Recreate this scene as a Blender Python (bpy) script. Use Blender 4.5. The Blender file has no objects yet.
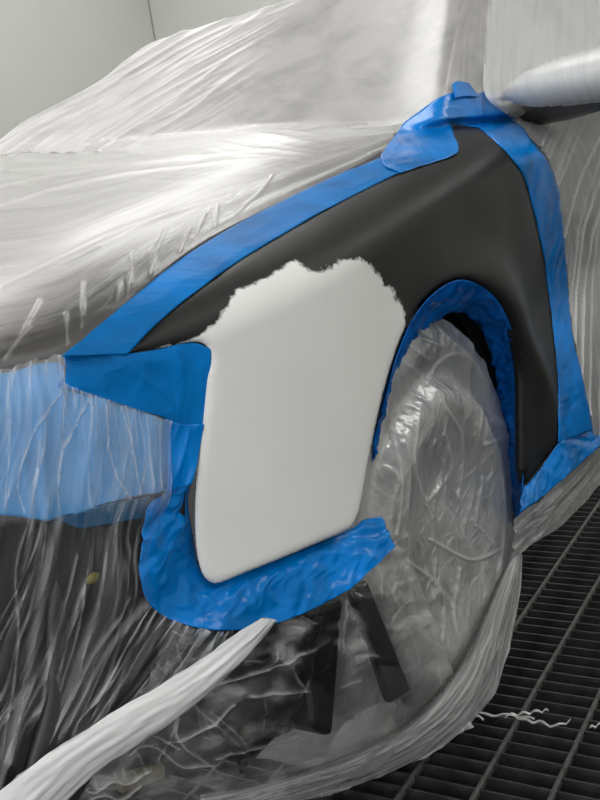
import bpy, bmesh, math, random
import numpy as np
from mathutils import Matrix, Vector
from mathutils.geometry import delaunay_2d_cdt

# ------------------------------------------------------------------ camera
# axes: X runs along the car towards its rear, Y across the car, Z up (metres);
# the floor grating (30 x 100 mm cells) gave the scale and the vanishing points
FPX, CX, CY, CAMH = 957.0, 300.0, 400.0, 0.87
def _r(u, v): return np.array([u - CX, -(v - CY), -FPX])
_X = _r(885, 85); _X /= np.linalg.norm(_X)
_Y = _r(-1256, 416); _Y -= _X * (_X @ _Y); _Y /= np.linalg.norm(_Y)
_Z = np.cross(_X, _Y)
ROT = np.stack([_X, _Y, _Z])                # world = ROT @ camera
CAM = np.array([0.0, 0.0, CAMH])
scene = bpy.context.scene
cd = bpy.data.cameras.new('camera'); cam = bpy.data.objects.new('camera', cd)
scene.collection.objects.link(cam)
cd.sensor_fit = 'VERTICAL'; cd.sensor_height = 32.0; cd.lens = FPX * 32.0 / 800.0
cd.clip_start = 0.05
M4 = Matrix([list(ROT[0]) + [CAM[0]], list(ROT[1]) + [CAM[1]], list(ROT[2]) + [CAM[2]], [0, 0, 0, 1]])
cam.matrix_world = M4
scene.camera = cam
# ------------------------------------------------------------------ light
scene.view_settings.view_transform = 'Standard'
scene.view_settings.look = 'None'
scene.view_settings.gamma = 1.0
scene.view_settings.use_curve_mapping = False
scene.view_settings.exposure = 0.74
world = bpy.data.worlds.new('world'); scene.world = world; world.use_nodes = True
bg = world.node_tree.nodes['Background']
bg.inputs[0].default_value = (0.93, 0.96, 1.0, 1); bg.inputs[1].default_value = 1.1
LAMP = 4.0                                   # emission of the booth's ceiling tubes

C = scene.collection
rnd = random.Random(7)

# ------------------------------------------------------------------ materials
def new_mat(name):
    m = bpy.data.materials.new(name); m.use_nodes = True
    nt = m.node_tree; nt.nodes.clear()
    out = nt.nodes.new('ShaderNodeOutputMaterial')
    return m, nt, out
def N(nt, t, **kw):
    n = nt.nodes.new(t)
    for k, v in kw.items():
        if k in n.inputs.keys(): n.inputs[k].default_value = v
        else: setattr(n, k, v)
    return n
def L(nt, a, b): nt.links.new(a, b)
def ramp(nt, fac, stops):
    r = nt.nodes.new('ShaderNodeValToRGB')
    e = r.color_ramp.elements
    while len(e) < len(stops): e.new(0.5)
    for i, (p, c) in enumerate(stops):
        e[i].position = p; e[i].color = (c, c, c, 1) if not isinstance(c, tuple) else c + (1,)
    L(nt, fac, r.inputs[0]); return r
def plain(name, col, rough=0.5, metal=0.0, noise=0.12, scale=20.0, bump=0.0, coat=0.0, emit=None, bscale=None):
    m, nt, out = new_mat(name)
    p = N(nt, 'ShaderNodeBsdfPrincipled', Roughness=rough, Metallic=metal)
    p.inputs['Coat Weight'].default_value = coat
    tc = N(nt, 'ShaderNodeTexCoord')
    n = N(nt, 'ShaderNodeTexNoise', Scale=scale, Detail=5.0)
    L(nt, tc.outputs['Object'], n.inputs['Vector'])
    r = ramp(nt, n.outputs[0], [(0.3, tuple(max(0, c * (1 - noise)) for c in col)), (0.7, tuple(min(1, c * (1 + noise)) for c in col))])
    L(nt, r.outputs[0], p.inputs['Base Color'])
    if bump:
        n2 = N(nt, 'ShaderNodeTexNoise', Scale=bscale or scale * 3, Detail=4.0)
        L(nt, tc.outputs['Object'], n2.inputs['Vector'])
        b = N(nt, 'ShaderNodeBump', Strength=bump, Distance=0.004)
        L(nt, n2.outputs[0], b.inputs['Height']); L(nt, b.outputs[0], p.inputs['Normal'])
    if emit:
        p.inputs['Emission Color'].default_value = emit[0] + (1,); p.inputs['Emission Strength'].default_value = emit[1]
    L(nt, p.outputs[0], out.inputs[0])
    return m
def film_mat(name, haze=(0.2, 0.7), su=60.0, sv=3.0, tint=(0.86, 0.86, 0.85), rough=0.18, gloss=1.0, bump=0.35, bs=(90.0, 9.0), cloud=4.0, lo=0.35, hi=0.7):
    """thin polythene: clear film with milky folds (streaks run along v of the sheet)"""
    m, nt, out = new_mat(name)
    uv = N(nt, 'ShaderNodeUVMap')
    mp = N(nt, 'ShaderNodeMapping'); mp.inputs['Scale'].default_value = (su, sv, 1)
    L(nt, uv.outputs[0], mp.inputs[0])
    n = N(nt, 'ShaderNodeTexNoise', Scale=1.0, Detail=6.0, Roughness=0.62, Distortion=0.25)
    L(nt, mp.outputs[0], n.inputs['Vector'])
    tc = N(nt, 'ShaderNodeTexCoord')
    c = N(nt, 'ShaderNodeTexNoise', Scale=cloud, Detail=3.0); L(nt, tc.outputs['Object'], c.inputs['Vector'])
    mx = N(nt, 'ShaderNodeMath', operation='MULTIPLY_ADD'); L(nt, c.outputs[0], mx.inputs[0]); mx.inputs[1].default_value = 0.5
    sc = N(nt, 'ShaderNodeMath', operation='MULTIPLY'); L(nt, n.outputs[0], sc.inputs[0]); sc.inputs[1].default_value = 0.75
    L(nt, sc.outputs[0], mx.inputs[2])
    at = N(nt, 'ShaderNodeAttribute', attribute_name='haze')
    r = ramp(nt, mx.outputs[0], [(lo, haze[0]), (hi, haze[1])])
    add = N(nt, 'ShaderNodeMath', operation='ADD', use_clamp=True); L(nt, r.outputs[0], add.inputs[0]); L(nt, at.outputs['Fac'], add.inputs[1])
    # fine relief
    mp2 = N(nt, 'ShaderNodeMapping'); mp2.inputs['Scale'].default_value = (bs[0], bs[1], 1); L(nt, uv.outputs[0], mp2.inputs[0])
    n2 = N(nt, 'ShaderNodeTexNoise', Scale=1.0, Detail=4.0, Roughness=0.55, Distortion=0.6); L(nt, mp2.outputs[0], n2.inputs['Vector'])
    b = N(nt, 'ShaderNodeBump', Strength=bump, Distance=0.006); L(nt, n2.outputs[0], b.inputs['Height'])
    tr = N(nt, 'ShaderNodeBsdfTransparent'); tr.inputs[0].default_value = (0.97, 0.97, 0.97, 1)
    di = N(nt, 'ShaderNodeBsdfDiffuse'); di.inputs[0].default_value = tint + (1,)
    tl = N(nt, 'ShaderNodeBsdfTranslucent'); tl.inputs[0].default_value = tint + (1,)
    gl = N(nt, 'ShaderNodeBsdfGlossy', Roughness=rough); gl.inputs[0].default_value = (1, 1, 1, 1)
    for s in (di, gl): L(nt, b.outputs[0], s.inputs['Normal'])
    m1 = N(nt, 'ShaderNodeMixShader'); m1.inputs[0].default_value = 0.35; L(nt, di.outputs[0], m1.inputs[1]); L(nt, tl.outputs[0], m1.inputs[2])
    m2 = N(nt, 'ShaderNodeMixShader'); L(nt, add.outputs[0], m2.inputs[0]); L(nt, tr.outputs[0], m2.inputs[1]); L(nt, m1.outputs[0], m2.inputs[2])
    fr = N(nt, 'ShaderNodeFresnel', IOR=1.5); L(nt, b.outputs[0], fr.inputs['Normal'])
    fm = N(nt, 'ShaderNodeMath', operation='MULTIPLY', use_clamp=True); L(nt, fr.outputs[0], fm.inputs[0]); fm.inputs[1].default_value = gloss
    m3 = N(nt, 'ShaderNodeMixShader'); L(nt, fm.outputs[0], m3.inputs[0]); L(nt, m2.outputs[0], m3.inputs[1]); L(nt, gl.outputs[0], m3.inputs[2])
    L(nt, m3.outputs[0], out.inputs[0])
    return m
def tape_mat(name, col, rough=0.33, bump=0.3, bs=(40.0, 14.0), var=0.25, spec=0.22):
    m, nt, out = new_mat(name)
    p = N(nt, 'ShaderNodeBsdfPrincipled', Roughness=rough); p.inputs['Specular IOR Level'].default_value = spec
    uv = N(nt, 'ShaderNodeUVMap')
    mp = N(nt, 'ShaderNodeMapping'); mp.inputs['Scale'].default_value = (bs[0], bs[1], 1); L(nt, uv.outputs[0], mp.inputs[0])
    n = N(nt, 'ShaderNodeTexNoise', Scale=1.0, Detail=5.0, Distortion=0.8); L(nt, mp.outputs[0], n.inputs['Vector'])
    tc = N(nt, 'ShaderNodeTexCoord'); c = N(nt, 'ShaderNodeTexNoise', Scale=16.0, Detail=3.0); L(nt, tc.outputs['Object'], c.inputs['Vector'])
    r = ramp(nt, c.outputs[0], [(0.3, tuple(x * (1 - var) for x in col)), (0.72, tuple(min(1, x * (1 + var)) for x in col))])
    L(nt, r.outputs[0], p.inputs['Base Color'])
    b = N(nt, 'ShaderNodeBump', Strength=bump, Distance=0.004); L(nt, n.outputs[0], b.inputs['Height']); L(nt, b.outputs[0], p.inputs['Normal'])
    L(nt, p.outputs[0], out.inputs[0])
    return m
def fender_mat():
    m, nt, out = new_mat('sanded_paint_and_primer')
    at = N(nt, 'ShaderNodeAttribute', attribute_name='primer')
    tc = N(nt, 'ShaderNodeTexCoord')
    n = N(nt, 'ShaderNodeTexNoise', Scale=48.0, Detail=8.0, Roughness=0.68); L(nt, tc.outputs['Object'], n.inputs['Vector'])
    sub = N(nt, 'ShaderNodeMath', operation='SUBTRACT'); L(nt, n.outputs[0], sub.inputs[0]); sub.inputs[1].default_value = 0.5
    mad = N(nt, 'ShaderNodeMath', operation='MULTIPLY_ADD'); L(nt, sub.outputs[0], mad.inputs[0]); mad.inputs[1].default_value = 24.0; L(nt, at.outputs['Fac'], mad.inputs[2])
    mr = N(nt, 'ShaderNodeMapRange'); mr.inputs['From Min'].default_value = -1.6; mr.inputs['From Max'].default_value = 1.6; L(nt, mad.outputs[0], mr.inputs[0])
    # sanded dark coat: scuffed, uneven gloss
    n2 = N(nt, 'ShaderNodeTexNoise', Scale=7.0, Detail=4.0); L(nt, tc.outputs['Object'], n2.inputs['Vector'])
    dk = ramp(nt, n2.outputs[0], [(0.35, (0.006, 0.0062, 0.0058)), (0.68, (0.015, 0.0153, 0.0143))])
    rg = ramp(nt, n2.outputs[0], [(0.3, 0.34), (0.7, 0.5)])
    p1 = N(nt, 'ShaderNodeBsdfPrincipled'); p1.inputs['Specular IOR Level'].default_value = 0.22; L(nt, dk.outputs[0], p1.inputs['Base Color']); L(nt, rg.outputs[0], p1.inputs['Roughness'])
    n3 = N(nt, 'ShaderNodeTexNoise', Scale=9.0, Detail=6.0); L(nt, tc.outputs['Object'], n3.inputs['Vector'])
    wh = ramp(nt, n3.outputs[0], [(0.3, (0.66, 0.655, 0.63)), (0.7, (0.70, 0.695, 0.67))])
    p2 = N(nt, 'ShaderNodeBsdfPrincipled', Roughness=0.7); p2.inputs['Specular IOR Level'].default_value = 0.2; L(nt, wh.outputs[0], p2.inputs['Base Color'])
    mx = N(nt, 'ShaderNodeMixShader'); L(nt, mr.outputs[0], mx.inputs[0]); L(nt, p1.outputs[0], mx.inputs[1]); L(nt, p2.outputs[0], mx.inputs[2])
    L(nt, mx.outputs[0], out.inputs[0])
    return m

MAT = dict(
    wall=plain('booth_wall_paint', (0.60, 0.61, 0.575), 0.45, noise=0.02, scale=1.5),
    ceiling=plain('booth_ceiling_paint', (0.7, 0.7, 0.68), 0.6, noise=0.02),
    pit=plain('dark_pit_concrete', (0.02, 0.02, 0.02), 0.9),
    concrete=plain('grey_concrete', (0.16, 0.16, 0.155), 0.8, noise=0.2, scale=6, bump=0.2),
    steel=plain('worn_galvanised_steel', (0.045, 0.045, 0.043), 0.45, metal=0.3, noise=0.5, scale=30, bump=0.3, bscale=160),
    steel2=plain('worn_cross_bar_steel', (0.075, 0.075, 0.072), 0.55, metal=0.2, noise=0.45, scale=40, bump=0.4, bscale=160),
    fender=fender_mat(),
    paint=plain('silver_car_paint', (0.13, 0.125, 0.12), 0.35, metal=0.5, noise=0.05, coat=0.6),
    darkpaint=plain('dark_car_paint', (0.05, 0.052, 0.055), 0.3, noise=0.1, coat=0.5),
    black=plain('black_plastic', (0.012, 0.012, 0.013), 0.45, noise=0.3, bump=0.1),
    shield=plain('dark_grey_plastic', (0.035, 0.036, 0.037), 0.5, noise=0.3, scale=14, bump=0.2),
    glass=plain('dark_car_glass', (0.22, 0.22, 0.215), 0.12, noise=0.05, coat=0.5),
    rubber=plain('tyre_rubber', (0.02, 0.02, 0.02), 0.75, bump=0.3),
    alloy=plain('grey_alloy', (0.28, 0.28, 0.28), 0.35, metal=0.8),
    brake=plain('brown_brake_metal', (0.22, 0.15, 0.07), 0.5, metal=0.4),
    amber=plain('amber_plastic', (0.16, 0.135, 0.04), 0.7),
    tan=plain('tan_plastic', (0.30, 0.26, 0.18), 0.5, noise=0.2, scale=60),
    tape=tape_mat('blue_masking_tape', (0.0, 0.135, 0.41), rough=0.42, spec=0.10),
    tape2=tape_mat('crinkled_blue_masking_film', (0.0, 0.165, 0.53), rough=0.22, bump=0.12, bs=(10.0, 7.0), var=0.3),
    tape3=tape_mat('deep_blue_masking_film', (0.0, 0.14, 0.55), rough=0.25, bump=0.3, bs=(46.0, 6.0), var=0.35),
    film_hood=film_mat('milky_polythene_hood', haze=(0.2, 0.55), su=3, sv=30, bs=(6, 60), gloss=0.8, rough=0.24, bump=0.1, tint=(.82,.79,.78)),
    film_screen=film_mat('milky_polythene_screen', haze=(0.25, 0.6), su=6, sv=6, bs=(10, 10), gloss=0.5, rough=0.3, bump=0.08, tint=(.82,.79,.78)),
    film_door=film_mat('streaked_polythene_door', haze=(0.08, 0.30), su=20, sv=1.3, bs=(60, 4), rough=0.28, bump=0.1, gloss=0.5),
    film_front=film_mat('clear_streaked_polythene', haze=(0.0, 0.3), su=46, sv=2.2, bs=(60, 6), rough=0.16, lo=0.66, hi=1.0, bump=0.12, gloss=0.25),
    film_wheel=film_mat('crumpled_grey_polythene', haze=(0.25, 0.75), su=16, sv=9, bs=(46, 26), rough=0.3, gloss=0.3, bump=0.5, tint=(0.66, 0.655, 0.645)),
    film_skirt=film_mat('clear_crumpled_polythene', haze=(0.0, 0.3), su=8, sv=14, bs=(18, 26), rough=0.16, gloss=0.8, bump=0.35, lo=0.5, hi=0.95),
    film_hem=film_mat('milky_gathered_polythene', haze=(0.0, 0.45), su=4, sv=34, bs=(6, 50), rough=0.22, bump=0.14),
    film_band=film_mat('rolled_polythene', haze=(0.6, 1.0), su=30, sv=2, bs=(50, 5), rough=0.22),
    lampglow=plain('tube_diffuser', (0.9, 0.9, 0.9), 0.5, emit=((1.0, 0.99, 0.96), LAMP)),
    lampbody=plain('white_lamp_metal', (0.8, 0.8, 0.8), 0.4),
    seam=plain('dark_sealant', (0.30, 0.30, 0.285), 0.6),
)

# ------------------------------------------------------------------ object helpers
def link(o, parent=None):
    C.objects.link(o)
    if parent is not None: o.parent = parent
    return o
def tag(o, label=None, cat=None, group=None, kind=None):
    if label: o['label'] = label
    if cat: o['category'] = cat
    if group: o['group'] = group
    if kind: o['kind'] = kind
    return o
def empty(name, loc=(0, 0, 0)):
    o = bpy.data.objects.new(name, None); o.location = loc; o.empty_display_size = 0.1
    C.objects.link(o); return o
def mesh_obj(name, V, F, mat, parent=None, smooth=True, uv=None, attrs=None, origin=(0, 0, 0)):
    V = np.asarray(V, float) - np.asarray(origin, float)
    me = bpy.data.meshes.new(name)
    F = F if isinstance(F, np.ndarray) else F
    if isinstance(F, np.ndarray):
        k = F.shape[1]
        me.vertices.add(len(V)); me.vertices.foreach_set('co', V.astype(np.float32).ravel())
        me.loops.add(F.size); me.loops.foreach_set('vertex_index', F.astype(np.int32).ravel())
        me.polygons.add(len(F)); me.polygons.foreach_set('loop_start', np.arange(0, F.size, k, dtype=np.int32))
        me.update(calc_edges=True); me.validate()
    else:
        me.from_pydata([tuple(v) for v in V], [], F)
    if uv is not None:
        idx = np.empty(len(me.loops), np.int32); me.loops.foreach_get('vertex_index', idx)
        l = me.uv_layers.new(name='UVMap'); l.data.foreach_set('uv', np.asarray(uv, np.float32)[idx].ravel())
    for k, a in (attrs or {}).items():
        at = me.attributes.new(k, 'FLOAT', 'POINT'); at.data.foreach_set('value', np.asarray(a, np.float32).ravel())
    if smooth: me.polygons.foreach_set('use_smooth', np.ones(len(me.polygons), bool))
    me.materials.append(mat)
    o = bpy.data.objects.new(name, me); o.location = origin
    C.objects.link(o)
    if parent is not None:
        o.parent = parent
        o.location = np.asarray(origin, float) - np.asarray(parent.location, float) if False else origin
        if parent.location.length > 0: o.matrix_parent_inverse = Matrix.Translation(-parent.location)
    return o
def solid(o, t, offset=-1.0):
    m = o.modifiers.new('thickness', 'SOLIDIFY'); m.thickness = t; m.offset = offset
    return o
def box_vf(x0, x1, y0, y1, z0, z1):
    V = [(x, y, z) for x in (x0, x1) for y in (y0, y1) for z in (z0, z1)]
    F = [(0, 1, 3, 2), (4, 6, 7, 5), (0, 4, 5, 1), (2, 3, 7, 6), (0, 2, 6, 4), (1, 5, 7, 3)]
    return V, F
def box(name, b, mat, parent=None, bevel=0.0):
    V, F = box_vf(*b); o = mesh_obj(name, V, F, mat, parent, smooth=False)
    if bevel:
        m = o.modifiers.new('bevel', 'BEVEL'); m.width = bevel; m.segments = 3
    return o

# ------------------------------------------------------------------ noise (numpy)
def _hash(ix, iy, seed):
    h = (ix.astype(np.int64) * 374761393 + iy.astype(np.int64) * 668265263 + seed * 1442695041) & 0xffffffff
    h = ((h ^ (h >> 13)) * 1274126177) & 0xffffffff
    return ((h ^ (h >> 16)) & 0xffff) / 65535.0
def noise2(x, y, seed=0):
    ix, iy = np.floor(x), np.floor(y); fx, fy = x - ix, y - iy
    def g(i, j):
        a = _hash(ix + i, iy + j, seed) * 2 * np.pi
        return np.cos(a) * (fx - i) + np.sin(a) * (fy - j)
    sx, sy = fx ** 3 * (fx * (fx * 6 - 15) + 10), fy ** 3 * (fy * (fy * 6 - 15) + 10)
    return 1.5 * ((g(0, 0) * (1 - sx) + g(1, 0) * sx) * (1 - sy) + (g(0, 1) * (1 - sx) + g(1, 1) * sx) * sy)
def fbm(x, y, seed=0, o=3):
    s = 0; a = 1.0
    for k in range(o): s = s + a * noise2(x * 2 ** k, y * 2 ** k, seed + k * 17); a *= 0.5
    return s
def ridged(x, y, seed=0, o=3, p=1.0):
    """sharp narrow ridges, like creases of stiff film"""
    s = 0; a = 1.0
    for k in range(o):
        s = s + a * (1 - np.minimum(1, np.abs(noise2(x * 2 ** k, y * 2 ** k, seed + k * 31)) * 2)) ** (2 * p); a *= 0.5
    return s

def crumple(x, y, seed=0, o=6, f0=1.0):
    """flat facets between straight folds, as in crushed film"""
    s = 0; r = random.Random(seed)
    for k in range(o):
        a = r.uniform(0, math.pi); f = f0 * 1.45 ** k
        w = 0.8 * noise2(x * f * 0.7 + k * 7.3, y * f * 0.7 - k * 3.1, seed + k)
        q = f * (math.cos(a) * x + math.sin(a) * y) + w + r.random()
        s = s + np.abs((q - np.floor(q)) - 0.5) * 2 / (1.3 ** k)
    return s / 3.0 - 0.5
def folds(x, y, seed=0, o=7, f0=1.0, w=0.05):
    """thin straight crease lines in many directions, broken off here and there (0..1)"""
    s = np.zeros(np.shape(x)); r = random.Random(seed)
    for k in range(o):
        a = r.uniform(0, math.pi); f = f0 * r.uniform(0.6, 1.8)
        q = f * (math.cos(a) * x + math.sin(a) * y) + 0.35 * noise2(x * f * 0.6 + k * 7.3, y * f * 0.6 - k * 3.1, seed + k) + r.random()
        d = np.abs((q - np.floor(q)) - 0.5)
        m = np.clip(noise2(x * f0 * 1.3 + k * 11, y * f0 * 1.3, seed + 50 + k) * 4 - 0.2, 0, 1)
        s = np.maximum(s, m * np.clip(1 - d / (w * f / f0), 0, 1))
    return s
# ------------------------------------------------------------------ the car's shape as one implicit body
WX, WY, WZ, WR = 1.19, 0.565, 0.328, 0.328     # front wheel: centre of its outer face, tyre radius
def z0f(X): return 0.72 + 0.137 * (np.clip(X, 0.3, 1.45) - 0.625)
def S_side(X, Z):
    y = 0.487 + 0.8 * np.maximum(0, 0.95 - X) ** 2
    t = np.minimum(np.maximum(0, Z - z0f(X)), 0.6); y = y + 12.8 * t ** 2 + 900 * t ** 4
    r = np.hypot(X - 1.19, (Z - 0.37))
    y = y - 0.016 * np.exp(-((r - 0.335) / 0.045) ** 2) * (1 / (1 + np.exp(-(X - 1.06) * 40)))
    y = y + 0.03 * np.exp(-((Z - 0.60) / 0.09) ** 2) * (1 / (1 + np.exp(-(X - 1.5) * 18)))
    y = y + 0.9 * np.maximum(0, 0.38 - Z) ** 2
    return y
def smax(a, b, k): return 0.5 * (a + b + np.sqrt((a - b) ** 2 + k * k))
def smin(a, b, k): return 0.5 * (a + b - np.sqrt((a - b) ** 2 + k * k))
MC, MR = np.array([1.66, 0.362, 0.953]), np.array([0.07, 0.14, 0.034])   # door mirror
def body(P, mirror=False):
    X, Y, Z = P[..., 0], P[..., 1], P[..., 2]
    g = Y - S_side(X, Z)
    gh = smin(0.62 * (X - 1.47) + 0.955 - Z, Y - (0.575 + np.where(Z > 0.92, 0.42 * (Z - 0.92), 3.0 * (0.92 - Z))), 0.03)
    g = smax(g, gh, 0.025)
    if mirror:
        q = (P - MC) / MR
        e = (1 - np.sqrt((q ** 2).sum(-1))) * 0.036
        g = smax(g, e, 0.02)
    return g
def dirs(px):
    px = np.asarray(px, float)
    c = np.stack([px[..., 0] - CX, -(px[..., 1] - CY), np.full(px.shape[:-1], -FPX)], -1)
    d = c @ ROT.T
    return d / np.linalg.norm(d, axis=-1, keepdims=True)
def hit(px, off=0.0, mirror=False, tmin=0.35, tmax=4.2, n=150):
    """where the line of sight through a measured point of the photograph meets the car body (grown by off)"""
    D = dirs(px); sh = D.shape[:-1]; D = D.reshape(-1, 3)
    off = np.broadcast_to(np.asarray(off, float), sh).reshape(-1)
    ts = np.linspace(tmin, tmax, n); lo = np.full(len(D), tmax); hi = np.full(len(D), tmax); done = np.zeros(len(D), bool)
    prev = ts[0]
    for t in ts[1:]:
        f = body(CAM + D * t, mirror) + off
        new = (~done) & (f > 0)
        lo[new] = prev; hi[new] = t; done |= new; prev = t
    for _ in range(18):
        mid = 0.5 * (lo + hi); f = body(CAM + D * mid[:, None], mirror) + off
        hi = np.where(f > 0, mid, hi); lo = np.where(f > 0, lo, mid)
    return (CAM + D * hi[:, None]).reshape(sh + (3,)), done.reshape(sh)
def on_plane(px, ax, val):
    D = dirs(px); val = np.asarray(val, float)
    t = (val - CAM[ax]) / D[..., ax]
    return CAM + D * t[..., None]

def resample(pts, n, smooth=True):
    p = np.asarray(pts, float)
    if smooth and len(p) > 2:
        q = np.vstack([2 * p[0] - p[1], p, 2 * p[-1] - p[-2]]); out = []
        for i in range(1, len(q) - 2):
            t = np.linspace(0, 1, 12, endpoint=False)[:, None]
            a, b, c, d = q[i - 1], q[i], q[i + 1], q[i + 2]
            out.append(0.5 * ((2 * b) + (c - a) * t + (2 * a - 5 * b + 4 * c - d) * t ** 2 + (-a + 3 * b - 3 * c + d) * t ** 3))
        p = np.vstack(out + [p[-1:]])
    s = np.concatenate([[0], np.cumsum(np.linalg.norm(np.diff(p, axis=0), axis=1))])
    t = np.linspace(0, s[-1], n)
    return np.stack([np.interp(t, s, p[:, k]) for k in range(p.shape[1])], 1)
def coons(top, bottom, left, right, nu, nv):
    """grid [v,u] of points filling four sides; top/bottom run along u, left/right along v (top to bottom)"""
    t, b = resample(top, nu), resample(bottom, nu); l, r = resample(left, nv), resample(right, nv)
    u = np.linspace(0, 1, nu)[None, :, None]; v = np.linspace(0, 1, nv)[:, None, None]
    g = (1 - v) * t[None] + v * b[None] + (1 - u) * l[:, None] + u * r[:, None]
    g -= (1 - u) * (1 - v) * t[0] + u * (1 - v) * t[-1] + (1 - u) * v * b[0] + u * v * b[-1]
    return g
def strip(a, b, nu, nv):
    """grid between two edge lines a (v=0) and b (v=1)"""
    A, B = resample(a, nu), resample(b, nu); v = np.linspace(0, 1, nv)[:, None, None]
    return A[None] * (1 - v) + B[None] * v
def grid_faces(nv, nu):
    i = np.arange(nv - 1)[:, None] * nu + np.arange(nu - 1)[None]
    return np.stack([i, i + 1, i + nu + 1, i + nu], -1).reshape(-1, 4)
def normals(P):
    du = np.gradient(P, axis=1); dv = np.gradient(P, axis=0)
    n = np.cross(du, dv); n /= np.linalg.norm(n, axis=-1, keepdims=True) + 1e-12
    flip = np.sum(n * (CAM - P), -1) < 0
    if flip.mean() > 0.5: n = -n
    return n
def uvgrid(P):
    """metre-based uv of a grid"""
    nv, nu = P.shape[:2]
    lu = np.linalg.norm(np.diff(P, axis=1), axis=-1).sum(1).mean(); lv = np.linalg.norm(np.diff(P, axis=0), axis=-1).sum(0).mean()
    u, v = np.meshgrid(np.linspace(0, lu, nu), np.linspace(0, lv, nv))
    return u, v
def sheet(name, P, mat, H=None, haze=None, parent=None, thick=0.0, flip=False):
    """a grid of 3-D points as one mesh, pushed along its normals by H (metres)"""
    u, v = uvgrid(P)
    if H is not None: P = P + normals(P) * H[..., None]
    F = grid_faces(*P.shape[:2])
    n = normals(P); tn = np.cross(P[0, 1] - P[0, 0], P[1, 0] - P[0, 0])
    if np.dot(tn, n[0, 0]) < 0: F = F[:, ::-1].copy()
    at = {'haze': (np.zeros(u.shape) if haze is None else haze)}
    o = mesh_obj(name, P.reshape(-1, 3), F, mat, parent, uv=np.stack([u.ravel(), v.ravel()], 1), attrs=at)
    if thick: solid(o, thick)
    return o
def wr(P, amp, fu, fv, seed, o=3, kind='ridge', warp=0.3):
    u, v = uvgrid(P)
    w = warp * noise2(u * fu * 0.3 + 5, v * fv * 0.8 + 9, seed + 99)
    if kind == 'ridge': return amp * (ridged(u * fu + w, v * fv + w, seed, o) - 0.6)
    return amp * fbm(u * fu + w, v * fv + w, seed, o)
def seglines(px, lines, width=2.2):
    """height 0..1 along measured crease lines (each a list of points)"""
    H = np.zeros(px.shape[:-1])
    for ln in lines:
        w = width
        if isinstance(ln[0], (int, float)): w = ln[0]; ln = ln[1:]
        q = resample(ln, max(8, 4 * len(ln)))
        for a, b in zip(q[:-1], q[1:]):
            ab = b - a; t = np.clip(((px - a) @ ab) / (ab @ ab + 1e-9), 0, 1)
            d = np.linalg.norm(px - (a + t[..., None] * ab), axis=-1)
            H = np.maximum(H, np.exp(-(d / w) ** 2))
    return H

# ------------------------------------------------------------------ setting
floor = empty('floor'); tag(floor, kind='structure')
GX0, GX1, GY0, GY1 = 0.2162, 3.3, -0.9, 2.4
for nm, b in (('pit_bottom', (GX0 - .1, GX1 + .1, GY0 - .1, GY1 + .1, -0.62, -0.60)),):
    box(nm, b, MAT['pit'], floor)
for b in ((-3.2, GX0, -3.0, 4.6, -0.3, 0.0), (GX1, 6.2, -3.0, 4.6, -0.3, 0.0), (GX0, GX1, -3.0, GY0, -0.3, 0.0), (GX0, GX1, GY1, 4.6, -0.3, 0.0)):
    box('floor_slab', b, MAT['concrete'], floor)
for b in ((GX0 - .1, GX0, GY0, GY1, -0.6, -0.3), (GX1, GX1 + .1, GY0, GY1, -0.6, -0.3), (GX0, GX1, GY0 - .1, GY0, -0.6, -0.3), (GX0, GX1, GY1, GY1 + .1, -0.6, -0.3)):
    box('pit_wall', b, MAT['pit'], floor)
nbear = int((GX1 - GX0) / 0.03)
bearing = None
for i in range(nbear + 1):
    x = GX0 + 0.03 * i
    if bearing is None:
        V, F = box_vf(-0.0016, 0.0016, GY0, GY1, -0.032, 0.0)
        bearing = mesh_obj('bearing_bar', V, F, MAT['steel'], floor, smooth=False)
        o = bearing
    else:
        o = bearing.copy(); C.objects.link(o)
    o.location = (x, 0, rnd.uniform(-0.0008, 0.0)); o.rotation_euler = (0, rnd.uniform(-.03, .03), rnd.uniform(-.0006, .0006))
cross = None
for j in range(int((GY1 - GY0) / 0.1)):
    y = -0.8 + 0.1 * j - 0.0015
    if cross is None:
        V, F = box_vf(GX0, GX1, -0.0035, 0.0035, -0.010, 0.0012)
        cross = mesh_obj('cross_bar', V, F, MAT['steel2'], floor, smooth=False); o = cross
        m = o.modifiers.new('bevel', 'BEVEL'); m.width = 0.0018; m.segments = 2
    else:
        o = cross.copy(); C.objects.link(o)
    o.location = (0, y, 0)
wb = box('wall_back', (6.0, 6.15, -3.0, 4.6, 0.0, 3.2), MAT['wall']); tag(wb, kind='structure')
wl = box('wall_left', (-3.2, 6.0, 4.6, 4.75, 0.0, 3.2), MAT['wall']); tag(wl, kind='structure')
wrt = box('wall_right', (-3.2, 6.0, -3.15, -3.0, 0.0, 3.2), MAT['wall']); tag(wrt, kind='structure')
ce = box('ceiling', (-3.2, 6.15, -3.0, 4.6, 3.2, 3.3), MAT['ceiling']); tag(ce, kind='structure')
# panel joint of the back wall
pj = on_plane(np.array([[152.0, 20.0]]), 0, 6.0)[0]
tj = box('trim_1', (5.994, 6.0, pj[1] - 0.004, pj[1] + 0.004, 0.0, 3.2), MAT['seam']); tag(tj, kind='structure')
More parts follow.
